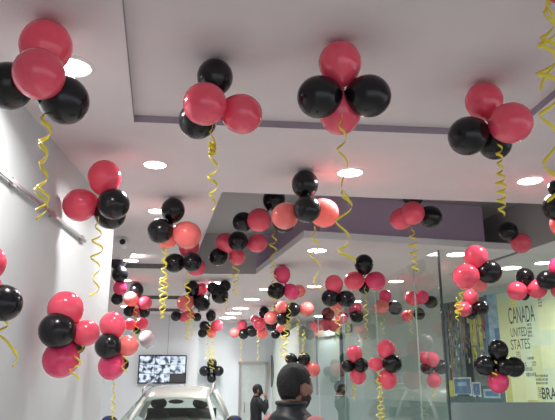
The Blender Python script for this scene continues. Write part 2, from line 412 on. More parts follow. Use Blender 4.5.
cluster([(401, 219, 11.3, 'R', -.2), (412.5, 213, 12.5, 'R', -.8), (430.5, 217, 11.7, 'K', .1), (413, 197, 10.5, 'K', .8)], 'red and black balloon cluster in front of the lilac ceiling upstand',
        [(412, 226, 415, 272, 3.5, 6)], zmax=ZU - .05, D=6.2)
cluster([(508, 231, 9.7, 'K', .1), (521, 243.0, 10.3, 'R', .1)], 'black and red balloons peeking over the right end of the white fascia',
        [], D=7.2)
cluster([(476, 257, 12.2, 'R', .5), (466, 276.5, 13.3, 'R', -.6), (489.5, 272, 12, 'K', 0), (479, 284, 8.5, 'C', .8)], 'red and black balloon cluster on the right above the corner glass pane',
        [(463, 284, 458, 315, 3, 4)], D=5.25, grp='w')
cluster([(517, 291, 9.8, 'R', -.3), (537, 289, 9.8, 'R', 0), (525, 277, 9, 'K', .6), (524, 295, 5.5, 'K', .8)], 'pink-red and black balloons above the word CANADA on the mural',
        [(513, 296, 512, 306, 1.5, 2)], D=5.45, grp='w', R=.09)
cluster([(547, 280, 10, 'K', 0), (559, 267, 10, 'P', .4), (560, 290, 9, 'R', .4)], 'black balloon with hot pink one at the right border beside the mural', D=5.3, grp='w')
cluster([(557, 207, 14.5, 'K', -.3), (563, 224, 13, 'C', .4), (556, 188, 8, 'K', .6), (575, 215, 14, 'R', .2)], 'black and coral balloons cut off by the right border below the beam light', [], D=5.0)
cluster([(566, -20, 24, 'R', -.2), (590, 0, 24, 'K', .4), (585, -45, 24, 'K', .2), (605, -20, 24, 'R', 0)], 'balloon cluster past the top right corner with wide looping gold ribbons',
        [(550, -8, 546, 92, 7, 2.6), (549, -4, 551, 198, 9, 5)], D=2.7, rw=.02)
# left wall groups
cluster([(-11, 262, 17, 'R', .2), (4, 303, 18.3, 'K', -.5), (-14, 292, 17, 'R', .3)], 'black balloon with pink-red ones at the left border of the white wall',
        [(0, 316, 12, 366, 5.5, 1.4)], D=3.12, grp='w')
cluster([(65.5, 309, 18, 'R', .2), (57.5, 330.5, 18.6, 'K', -.6), (61, 359, 18.6, 'P', 0), (86, 333, 13.4, 'R', .1), (77, 346, 8, 'K', .9)], 'large pink and black balloon cluster low on the left wall',
        [(81, 344, 74, 380, 5, 2)], D=4.05, grp='w')
cluster([(112.5, 325, 13.3, 'R', .2), (108, 346, 13.3, 'K', -.6), (111.5, 366, 13.6, 'P', 0), (128, 345.5, 10.5, 'C', .1), (122, 364, 7, 'K', .9)], 'pink and black balloon cluster on the end of the left wall',
        [(124, 350, 126, 372, 3, 2), (114, 372, 113, 425, 1.5, 6)], D=5.3, grp='w')
# middle distance
cluster([(117, 261, 8, 'K', .3), (120, 274, 8.2, 'K', -.2), (120, 288, 7, 'P', 0), (117, 299, 6, 'K', .3)], 'black and hot pink balloons half hidden behind the left wall corner', [], D=8.6)
cluster([(136.5, 290, 7.2, 'K', .5), (131, 299, 7.5, 'C', -.4), (145, 303, 7, 'R', 0), (129.5, 311, 6, 'K', .6), (144, 312, 6, 'K', .6), (137, 313, 4.5, 'R', .3)], 'coral and black balloons above left side of the television', [(135, 305, 137, 346, 2, 5)])
cluster([(130, 324.5, 5.8, 'R', 0), (142, 323.5, 6.2, 'R', -.3), (137, 330, 4, 'K', .5)], 'small pair of red balloons just above the television corner', [(134, 325, 134, 348, 1.6, 3)], D=13.2)
cluster([(185, 303, 8.2, 'C', -.4), (192.5, 288.5, 7.5, 'K', .2), (202, 289, 6, 'R', .7), (202, 303, 8.5, 'K', .1), (195.5, 310, 3, 'W', -.8)], 'coral and black balloons with a tiny white balloon left of centre', [(189, 304, 188, 340, 2.5, 5), (192, 306, 191, 336, 2.5, 4)])
cluster([(220, 295, 8.8, 'K', 0), (225, 286, 6, 'K', .6), (213, 288, 6, 'K', .6)], 'dark group of black balloons beside the middle ceiling light', [(226, 288, 226, 312, 1.5, 4)])
cluster([(176, 316, 5.3, 'K', 0), (184, 317, 5, 'R', .3), (197, 317, 4.5, 'K', .5), (190, 314, 5, 'R', .3)], 'small black and red balloons high on the far wall above the television', [(187, 318, 187, 340, 1.6, 4)])
cluster([(211, 315.5, 5.4, 'K', -.2), (204.5, 326, 5.2, 'K', -.3), (202.5, 333, 4.7, 'K', 0), (217, 325.5, 5.8, 'R', 0), (211.5, 333, 4.8, 'C', .2)], 'black, red and coral balloons hanging above the wall star of black balloons', [(209, 317, 207, 362, 1.5, 8), (213, 334, 213, 362, 1.4, 5)])
cluster([(235, 332.5, 5.3, 'C', 0), (242.5, 325, 4.8, 'R', .3), (243.5, 334, 5.2, 'K', -.2), (252, 331, 6, 'K', 0)], 'small distant red and black balloons above the far door', [(241, 336, 241, 363, 1, 5)])
cluster([(255, 319.5, 4.5, 'R', .3), (264, 312, 5.5, 'K', .3), (259.5, 324, 6.7, 'R', -.4), (262.5, 333, 5.8, 'C', .2)], 'distant red cluster with one black balloon left of the glass wall end', [(258, 334, 258, 362, 1, 5)])
cluster([(271, 318, 6.9, 'C', -.4), (271.5, 325, 6.3, 'K', .4), (279, 309, 5.7, 'R', .2), (282, 319, 6, 'K', 0)], 'distant coral, red and black balloons left of the glass partition top', [(283, 320, 284, 356, 2.5, 7)])
cluster([(275.5, 334.5, 4.5, 'K', 0), (285.5, 333, 4.5, 'K', 0), (281, 328, 5, 'C', .3)], 'three tiny balloons, two black and one coral, above the grey wall disc', [(281, 336, 281, 357, 1, 4)], D=12.0)
cluster([(282, 274, 8.7, 'P', .1), (291.5, 292, 8.2, 'P', -.2), (276, 291, 8.7, 'K', -.3), (299, 291, 6.5, 'C', .6)], 'hot pink and black balloon cluster centrally under the dropped ceiling', [(273, 268, 274, 312, 3, 4), (289, 298, 289, 330, 2, 4)])
cluster([(293, 309.5, 7.3, 'K', -.2), (307, 309, 7.3, 'C', 0), (282, 307, 6.3, 'C', .2), (283, 318.5, 6.8, 'K', .1)], 'coral and black balloons in front of the glass wall left of centre', [(287, 311, 286, 345, 2, 6), (298, 313, 298, 345, 1.5, 6)], D=11.0)
cluster([(364, 264, 9.8, 'K', .1), (354, 281, 9.8, 'R', -.1), (376, 281, 9.8, 'P', -.1), (364, 288, 6, 'K', .8)], 'black balloon above two pink ones in front of the glass top', [(365, 286, 366, 330, 2, 5)], D=7.4)
cluster([(334, 284, 9.3, 'R', .1), (330, 298, 8.8, 'K', -.3), (346.5, 299, 8.8, 'K', -.3), (336, 303, 8, 'C', .6)], 'red balloon above two black ones touching the glass partition top', [(338, 303, 338, 335, 2.5, 4)], D=8.8)
# balloons behind the glass, and stand-ins for its reflections
cluster([(381, 307, 7.7, 'C', -.2), (385, 296, 6.5, 'P', .4), (395, 308, 7.2, 'K', 0)], 'coral balloon beside a black one seen through the side glass', [(383, 312, 383, 335, 1.5, 3)], D=9.8)
cluster([(328, 314, 6.7, 'K', .2), (317, 326, 6, 'R', 0), (325, 325, 6, 'R', -.3), (333.5, 326, 6, 'R', 0)], 'row of three dark red balloons with a black one behind the glass', [(335, 322, 336, 345, 1.5, 3)], D=12.2)
cluster([(341.5, 318, 6.3, 'P', 0), (357, 316, 6.8, 'K', 0), (355, 308, 6.5, 'P', .5)], 'dim pink and black balloons deep behind the side glass', [(349, 318, 349, 335, 1.2, 3)], D=11.4)  # added balloons imitating reflections in the side glass
cluster([(412, 298, 7.2, 'R', 0), (422, 297, 6.8, 'P', -.2), (431, 302, 6.5, 'K', .3), (407, 316, 5.8, 'R', .2), (419, 314, 6, 'K', .3)], 'red and black balloons behind the glass just left of the black seam', [(410, 304, 411, 334, 1.5, 5)], D=10.0)
cluster([(471, 296, 7.5, 'R', .2), (464, 309, 7.8, 'R', -.3), (481, 308, 7.8, 'K', 0), (471, 313, 6.5, 'K', .4)], 'red and black balloons in front of the upper city photograph', [(457, 296, 457, 322, 2, 4)], D=8.5)
# on the glass
cluster([(354.5, 353.5, 8.2, 'R', .1), (347.5, 366, 6.3, 'K', 0), (361, 365, 7.5, 'K', -.5), (358, 376, 8.3, 'R', 0)], 'red and black balloon star on the side glass, the smaller one further from the mural', [(354, 376, 354, 400, 1.5, 5)], D=7.9, grp='w')
cluster([(386, 349, 9.3, 'R', .1), (375.5, 364, 7.3, 'R', .1), (392.5, 363.5, 9.6, 'K', -.5), (387.5, 379.5, 9.8, 'R', 0)], 'red balloon star with one black balloon stuck on the side glass', [(379, 370, 380, 428, 2.5, 7), (381, 376, 383, 428, 2, 6)], D=6.95, grp='w')
cluster([(432, 359.5, 7.5, 'R', 0), (425, 358, 6.5, 'R', .4), (427, 368, 6.5, 'K', .2), (441, 367, 7.5, 'K', .3), (434, 380.5, 7.5, 'R', 0)], 'dim red and black balloon star behind glass crossed by black seam', [(434, 374, 434, 400, 1.5, 4)], D=9.2, grp='w')
cluster([(498, 350, 10.3, 'K', .1), (484.5, 365.5, 10.4, 'K', 0), (505, 367, 8.8, 'K', -.7), (514, 367, 10.3, 'K', .1), (498.3, 382, 10.8, 'P', 0)], 'four black balloons and one pink in front of the city mural',
        [(497, 358, 494, 380, 3, 2.5)], D=5.6, grp='w')
cluster([(291, 359, 6, 'K', .3), (304, 359, 6.5, 'K', 0), (313, 369.5, 7.2, 'C', -.2)], 'two black balloons and a coral one behind the head of the man in the vest', [(285, 325, 285, 360, 3, 4), (304, 330, 303, 355, 1.5, 5)], D=10.6, grp='w')
p4 = col_hit(212, onU(FARD), V)
cluster([(212, 363.5, 5.2, 'K', -.2), (204.5, 371, 5.3, 'K', 0), (218.5, 371, 5.3, 'K', 0), (211.5, 378, 4.8, 'K', 0)], 'star of four black balloons stuck on the white far wall', [(213, 345, 212, 369, 2, 4), (209, 345, 211, 367, 1.6, 4)], D=FARD * .99 / 1.04, grp='w')
cluster([(147, 338.5, 8.2, 'L', 0)], 'single pale pink balloon on the far wall above the television', [], D=13.6, grp='w')
# ---------------------------------------------------------------- glass partition
ZT = 2.9
G0 = at_z(438, 250, ZT); G0.z = 0
GU = (at_z(265, 342, ZT) - at_z(438, 250, ZT)); GU.z = 0; GU.normalize(); GV = Vector((-GU.y, GU.x, 0)); GV = -GV if GV.x < 0 else GV
GN = -GV
part = thing('glass_partition', G0, 'clear green-tinted frameless glass partition with frosted lower band', 'glass partition')
def pane(A, B, z0, z1, th, m, name, off=0):
    d = (B - A).normalized(); n = Vector((d.y, -d.x, 0))
    q = [A, B]; 
    vs = [p + n * (off + s) + Vector((0, 0, z)) - G0 for p in q for s in (-th / 2, th / 2) for z in (z0, z1)]
    b = MB(); b.add(vs, [(0, 1, 3, 2), (4, 6, 7, 5), (0, 4, 5, 1), (2, 3, 7, 6), (0, 2, 6, 4), (1, 5, 7, 3)])
    return b.build(name, m, part)
M['edge'] = mat('glass_edge', (.015, .03, .028), .2)
M['edge2'] = mat('glass_seam', (.45, .56, .53), .2)
seams = [438, 413, 375, 343, 318, 299]
pts = [G0] + [col_hit(px, G0, GU) for px in seams[1:]]
# col_hit uses columns on the horizon row; correct the tilt of the columns
pts = [G0]
for px in seams[1:]:
    yt = 250 + .534 * (438 - px); p = at_z(px, yt, ZT); p.z = 0; pts.append(p)
for i in range(len(pts) - 1):
    A = pts[i].lerp(pts[i + 1], .004); B = pts[i + 1].lerp(pts[i], .004)
    pane(A, B, .02, ZT, .012, M['glass'], 'glass_pane'); pane(A, B, .02, 1.47, .002, M['frost'], 'frosted_film', .009)
    if i: pane(pts[i] + GU * .004, pts[i] - GU * .004, .02, ZT, .014, M['edge2'], 'glass_joint')
fr = [G0, G0 + GV * 2.0, G0 + GV * 4.0]
for i in range(2):
    A = fr[i] + GV * .012; B = fr[i + 1] - GV * .006
    pane(A, B, .02, ZT, .012, M['glass'], 'glass_pane'); pane(A, B, .02, 1.47, .002, M['frost'], 'frosted_film', .009)
pane(G0 - GV * .008, G0 + GV * .008, .0, ZT, .02, M['edge'], 'corner_seal')
# pale end panel of the partition with its round disc
E1 = pts[-1] + GU * .06; E2 = at_z(265, 342, ZT); E2.z = 0
ep = MB(); n = GN
q = [E1, E2, E2 - n * .08, E1 - n * .08]
ep.add([p for p in q] + [p + Vector((0, 0, ZT - .02)) for p in q], [(0, 1, 2, 3), (4, 5, 6, 7), (0, 1, 5, 4), (1, 2, 6, 5), (2, 3, 7, 6), (3, 0, 4, 7)])
M['endpanel'] = mat('pale_panel', (.58, .64, .60), .5, noise=.03)
struct(ep.build('wall_end_panel', M['endpanel']))
dc = at_plane(272, 371, E1, GN)
dsk = MB(); nn2 = GN.normalized(); dsk.tube([dc + nn2 * .01, dc + nn2 * .035], .42, 32)
M['disc'] = mat('grey_disc', (.14, .15, .15), .5, noise=.3, nscale=5)
dt = thing('wall_disc', dc, 'dark grey round disc with gold sprig on pale end panel', 'wall decoration')
for v in range(len(dsk.v)): dsk.v[v] -= dc
dsk.build('disc', M['disc'], dt)
ribbon(dt, dc + nn2 * .06 + Vector((0, 0, .16)), dc + nn2 * .06 + Vector((0, 0, -.1)), .06, 3, .02, dc, seed=3)
# ---------------------------------------------------------------- mural on the right wall (flat print)
def mur(px, py): return at_plane(px, py, MP + MN * .003, MN)
ux = -MD; uz = Vector((0, 0, 1))       # along the wall to the right, up
m0 = mur(505, 388)
def mpt(px, py):
    p = mur(px, py) - m0; return (p.dot(ux), p.z)
mural = thing('wall_mural', m0, 'mural wallpaper of a city street and yellow country-name sheets behind glass', 'mural')
def w3(s, z, off): return ux * s + uz * z + MN * off
xl, zb = mpt(446, 400); xr, zt_ = mpt(506, 294); xl2, _ = mpt(446, 388); xr_, _ = mpt(505, 388)
zt = mpt(505, 293)[1]; zb = -.30
pal = {'base': (.15, .18, .175), 'dk': (.03, .045, .05), 'gr': (.20, .24, .235), 'bl': (.12, .22, .38), 'lb': (.35, .52, .62), 'ye': (.55, .52, .10), 'br': (.30, .20, .14), 'wh': (.62, .70, .64), 'red': (.35, .10, .08), 'teal': (.09, .15, .165)}
pk = list(pal); pm = [mat('print_' + k, v, .5, noise=.25, nscale=9) for k, v in pal.items()]
vs = []; fs = []; mi = []
def quad(x0, x1, z0, z1, off, k, sh=0):
    i = len(vs); vs.extend([w3(x0, z0, off), w3(x1, z0, off), w3(x1 + sh, z1, off), w3(x0 + sh, z1, off)]); fs.append((i, i + 1, i + 2, i + 3)); mi.append(pk.index(k))
quad(xl2, xr_, zb, zt, .001, 'base')
wtot = xr_ - xl2; rnd = random.Random(3)
x = xl2
while x < xr_ - .02:
    w = rnd.uniform(.025, .07) * wtot; x1 = min(x + w, xr_); k = rnd.choice(['dk', 'gr', 'teal', 'gr', 'br', 'teal', 'base'])
    quad(x, x1, zb + .25, zt - rnd.uniform(0, .5) * (1 if x < xl2 + wtot * .6 else .4), .0015, k); x = x1
def fx(px): return mpt(px, 388)[0]
def fz(py, px=480): return mpt(px, py)[1]
quad(fx(484), fx(487), fz(350), fz(298), .0019, 'ye'); quad(fx(475), fx(481), fz(345), fz(305), .0019, 'ye'); quad(fx(447), fx(449), fz(340), fz(318), .0019, 'ye'); quad(fx(476), fx(480), fz(358), fz(347), .0019, 'ye')
quad(fx(466), fx(470), fz(350), fz(300), .0019, 'br'); quad(fx(488), fx(491), fz(330), fz(300), .0019, 'red')
quad(fx(490), fx(494), fz(362), fz(296), .0020, 'bl', .03); quad(fx(494.5), fx(504.8), fz(395), fz(296), .0018, 'lb'); quad(fx(500), fx(504.9), fz(395), fz(330), .0019, 'bl')
for k in range(260):
    px = rnd.uniform(447, 492); py = rnd.uniform(305, 368); quad(fx(px), fx(px + rnd.uniform(.3, 1.2)), fz(py), fz(py - rnd.uniform(1, 7)), .0022, rnd.choice(['gr', 'dk', 'gr', 'wh', 'dk', 'teal', 'ye', 'br', 'dk']))
# street: buses and cars
quad(xl2, xr_, zb, fz(386), .0023, 'teal')
def bus(px0, px1, py0, py1):
    quad(fx(px0), fx(px1), fz(py1), fz(py0), .0025, 'wh'); quad(fx(px0 + .8), fx(px1 - 1.2), fz(py1 - 2), fz(py0 + 1.5), .0028, 'bl')
    quad(fx(px0 + 4), fx(px1 - 5), fz(py0 + 9), fz(py0 + 5), .003, 'lb'); quad(fx(px0 + 3), fx(px1 - 3), fz(py1), fz(py1 - 1.5), .003, 'dk')
bus(454, 472, 377, 396); bus(472.5, 481, 382, 397)
quad(fx(483), fx(500), fz(398), fz(389), .0025, 'lb'); quad(fx(485), fx(498), fz(396), fz(391), .0028, 'bl')
quad(fx(449), fx(454), fz(397), fz(380), .0026, 'ye')
mesh('city_photograph', vs, fs, pm, mural, mi=mi)
# yellow green sheets
sh = [mat('sheet_%d' % i, c, .6, noise=.06, nscale=4) for i, c in enumerate([(.78, .84, .48), (.72, .79, .43), (.82, .88, .55), (.62, .64, .20), (.72, .84, .62)])]
vs = []; fs = []; mi = []; zt2 = zt; xe = fx(600)
def q2(x0, x1, z0, z1, off, k): 
    i = len(vs); vs.extend([w3(x0, z0, off), w3(x1, z0, off), w3(x1, z1, off), w3(x0, z1, off)]); fs.append((i, i + 1, i + 2, i + 3)); mi.append(k)
q2(xr_, xe, zb - .12, zt2, .001, 4)
q2(fx(505), fx(526), zb - .12, fz(300, 510), .0015, 0); q2(fx(536), fx(545), fz(408, 540), fz(345, 540), .0017, 1); q2(fx(546), fx(572), fz(330, 550), fz(300, 550), .0017, 2)
q2(fx(526), fx(537), fz(400, 530), fz(378, 530), .0018, 2); q2(fx(527), fx(537), fz(406, 530), fz(400, 530), .002, 3); q2(fx(545), fx(558), fz(368, 550), fz(345, 550), .002, 2)
q2(fx(506), fx(512), zb - .12, fz(350, 508), .0018, 3); q2(fx(512), fx(525), zb - .12, fz(385, 515), .0018, 0)
mesh('map_sheets', vs, fs, sh, mural, mi=mi)
# lettering
M['ink'] = mat('print_ink', (.055, .075, .06), .6)
def text_part(s, px0, px1, py_base, py_top, name='lettering', m=M['ink'], vertical=False, bold=.0):
    cu = bpy.data.curves.new(name, 'FONT'); cu.body = s; cu.size = 1; cu.offset = bold; tmp = bpy.data.objects.new('tmp', cu); COL.objects.link(tmp)
    dg = bpy.context.evaluated_depsgraph_get(); me = bpy.data.meshes.new_from_object(tmp.evaluated_get(dg)); bpy.data.objects.remove(tmp)
    xs = [v.co.x for v in me.vertices]; ys = [v.co.y for v in me.vertices]; x0, x1, y0, y1 = min(xs), max(xs), min(ys), max(ys)
    pm_ = (px0 + px1) / 2; X0, X1 = fx(px0), fx(px1); Z0, Z1 = fz(py_base, pm_), fz(py_top, pm_)
    for v in me.vertices:
        if vertical: s_ = X1 - (v.co.y - y0) / (y1 - y0) * (X1 - X0); z_q = Z0 + (v.co.x - x0) / (x1 - x0) * (Z1 - Z0)
        else: s_ = X0 + (v.co.x - x0) / (x1 - x0) * (X1 - X0); z_q = Z0 + (v.co.y - y0) / (y1 - y0) * (Z1 - Z0)
        v.co = w3(s_, z_q, .0035)
    o = new_obj(name, me, m, mural); o['label'] = 'printed lettering'
    return o
text_part('CANADA', 516, 543, 322, 305); text_part('UNITED', 516.5, 533, 336, 327); text_part('STATES', 515.5, 535, 349, 338.5); text_part('BRAZIL', 541.5, 567, 399.5, 387.5, bold=.02)
# unreadable small print: short strokes
b = MB(); rnd = random.Random(5)
def fine(px0, px1, py0, py1, rows, vert=False):
    for r in range(rows):
        y = py0 + (py1 - py0) * (r + .5) / rows; x = px0
        while x < px1:
            w = rnd.uniform(.3, .8); h = (py1 - py0) / rows * rnd.uniform(.5, .8); pm_ = (px0 + px1) / 2
            zc, zd = fz(y + h / 2, pm_), fz(y - h / 2, pm_); b.add([w3(fx(x), zc, .0035), w3(fx(x + w), zc, .0035), w3(fx(x + w), zd, .0035), w3(fx(x), zd, .0035)], [(0, 1, 2, 3)]); x += w + rnd.uniform(.3, .7)
fine(534, 538, 322, 337, 4); fine(520, 524, 351, 362, 5); fine(531, 537, 356, 360, 1); fine(535, 539, 361, 366, 2); fine(524, 529, 362, 367, 2); fine(526, 535, 367, 371, 2); fine(528, 538, 372, 377, 1)
fine(537, 549, 374, 385, 3); fine(538, 541, 387, 398, 6); fine(538, 555, 401.5, 406, 1); fine(548, 552, 290, 306, 5)
fp = b.build('small_print', M['ink'], mural); fp['kind'] = 'stuff'
# light band on the wall above the mural
A = mur(440, 297); 
# ---------------------------------------------------------------- things behind the glass: inner door and two frames
def wall_box(px0, px1, py0, z0=None, py1=None, off=.0, th=.03, pm_=None):
    pm_ = pm_ or (px0 + px1) / 2
    x0, x1 = fx(px0), fx(px1); z1 = fz(py0, pm_); z0v = z0 if z0 is not None else fz(py1, pm_)
    return [w3(x0, z0v, off), w3(x1, z0v, off), w3(x1, z1, off), w3(x0, z1, off), w3(x0, z0v, off + th), w3(x1, z0v, off + th), w3(x1, z1, off + th), w3(x0, z1, off + th)]
BX = [(0, 1, 2, 3), (4, 5, 6, 7), (0, 1, 5, 4), (1, 2, 6, 5), (2, 3, 7, 6), (3, 0, 4, 7)]
M['doorpaint'] = mat('inner_door_paint', (.62, .74, .72), .4)
M['frame'] = mat('door_frame_dark', (.09, .12, .12), .4)
di = bpy.data.objects.new('door_1', None); COL.objects.link(di); di.location = m0; di['kind'] = 'structure'
zf = -m0.z
MB().add(wall_box(320, 343, 337, z0=zf + .01, th=.04), BX).build('door_leaf', M['doorpaint'], di)
b = MB(); b.add(wall_box(318.8, 320, 336, z0=zf, th=.07), BX); b.add(wall_box(343, 344, 336, z0=zf, th=.07, pm_=331), BX); b.add(wall_box(320, 343, 336, py1=337, th=.07), BX); b.build('door_frame', M['frame'], di)
M['notice'] = mat('notice_print', (.28, .36, .26), .5, noise=.4, nscale=14)
for (x0, x1, y0, y1), lb in (((337.5, 343.5, 326, 335), 'small framed notice above the inner door'), ((348, 354.5, 324, 332.5), 'small framed notice right of the inner door')):
    t = thing('framed_notice', m0, lb + ' behind the glass', 'picture frame', 'small framed notices on the inner wall')
    MB().add(wall_box(x0, x1, y0, py1=y1, off=.004, th=.03), BX).build('frame', M['frame'], t)
    MB().add(wall_box(x0 + .8, x1 - .8, y0 + 1, py1=y1 - 1, off=.034, th=.006, pm_=(x0 + x1) / 2), BX).build('print', M['notice'], t)
# ---------------------------------------------------------------- far wall: television, door
tc = at_plane(162.3, 369.3, onU(TVD), U); tw = abs((at_plane(186, 369, onU(TVD), U) - at_plane(138, 369, onU(TVD), U)).length); th = tw * .585
tv = thing('television', tc - U * .05, 'wall-mounted television showing nine security camera pictures above the white car', 'television', rz=a)
bevel(MB().box((0, 0, 0), (tw, .06, th)).build('frame', M['black'], tv), .006)
def screen_mat(i):
    m = bpy.data.materials.new('camera_picture'); m.use_nodes = True; nt = m.node_tree; bb = nt.nodes['Principled BSDF']
    tc_ = nt.nodes.new('ShaderNodeTexCoord'); mp = nt.nodes.new('ShaderNodeMapping'); mp.inputs['Location'].default_value = (i * 3.1, i * 1.7, i * .9)
    v = nt.nodes.new('ShaderNodeTexNoise'); v.inputs['Scale'].default_value = 9; v.inputs['Detail'].default_value = 3
    r = nt.nodes.new('ShaderNodeValToRGB'); e = r.color_ramp.elements
    e[0].position = .38; e[0].color = (.02, .03, .05, 1); e[1].position = .60; e[1].color = (.80, .88, 1, 1); k = e.new(.46); k.color = (.22, .28, .36, 1); k = e.new(.5); k.color = (.55, .64, .80, 1)
    nt.links.new(tc_.outputs['Object'], mp.inputs[0]); nt.links.new(mp.outputs[0], v.inputs['Vector']); nt.links.new(v.outputs['Fac'], r.inputs[0])
    bb.inputs['Base Color'].default_value = (.01, .01, .01, 1); nt.links.new(r.outputs[0], bb.inputs['Emission Color']); bb.inputs['Emission Strength'].default_value = .95
    bb.inputs['Roughness'].default_value = .2
    return m
iw, ih = tw - .05, th - .05
M['scr_off'] = mat('blank_picture', (.02, .02, .02), .3, emis=(.035, .035, .035), es=1)
for r in range(3):
    for c in range(3):
        m = M['scr_off'] if (r, c) == (2, 2) else screen_mat(r * 3 + c + 1)
        o = MB().box((-iw / 2 + iw / 3 * (c + .5), -.032, ih / 2 - ih / 3 * (r + .5)), (iw / 3 - .008, .004, ih / 3 - .008)).build('screen_picture', m, tv)
wm = at_plane(150, 388, onU(TVD), U)
# far door
dl = at_plane(240, 363, onU(FARD), U); dr = at_plane(266, 363, onU(FARD), U)
dw = (dr - dl).length; dz = dl.z
door = bpy.data.objects.new('door_2', None); COL.objects.link(door); door.location = Vector((dl.x, dl.y, 0)) - U * .01; door.rotation_euler = (0, 0, a); door['kind'] = 'structure'
M['fardoor'] = mat('frosted_door', (.50, .55, .54), .4, noise=.05)
MB().box((dw / 2, -.02, dz / 2), (dw, .03, dz)).build('door_leaf', M['fardoor'], door)
b = MB(); b.box((0, -.03, dz / 2), (.06, .08, dz)); b.box((dw / 2, -.03, dz), (dw + .1, .08, .06)); b.box((dw, -.03, dz / 2), (.06, .08, dz)); b.build('door_frame', M['steel'], door)
MB().tube([(.12, -.05, 1.0), (.12, -.09, 1.02), (.12, -.09, 1.2), (.12, -.05, 1.22)], .012).build('door_handle', M['steel'], door)
# ---------------------------------------------------------------- security camera
cc = at_z(124, 243, ZL - .12); cc = at_z(123, 240, ZL)
ct = thing('security_camera', at_d(124, 243, 7.3), 'white bullet security camera by the left wall corner under the ceiling', 'security camera')
k_ = (ZL - ct.location.z)
MB().tube([(-.06, 0, k_), (-.06, 0, 0)], [.02, .02], 12).build('mount', M['white'], ct, True)
MB().tube([(-.06, 0, k_), (-.06, 0, k_ - .02)], .05, 16).build('base_plate', M['white'], ct, True)
MB().tube([(-.03, .14, .01), (0, -.07, 0)], [.05, .052], 18).build('housing', M['white'], ct, True)
MB().tube([(0, -.068, 0), (0, -.078, 0)], [.036, .034], 18).build('lens', M['black'], ct, True)
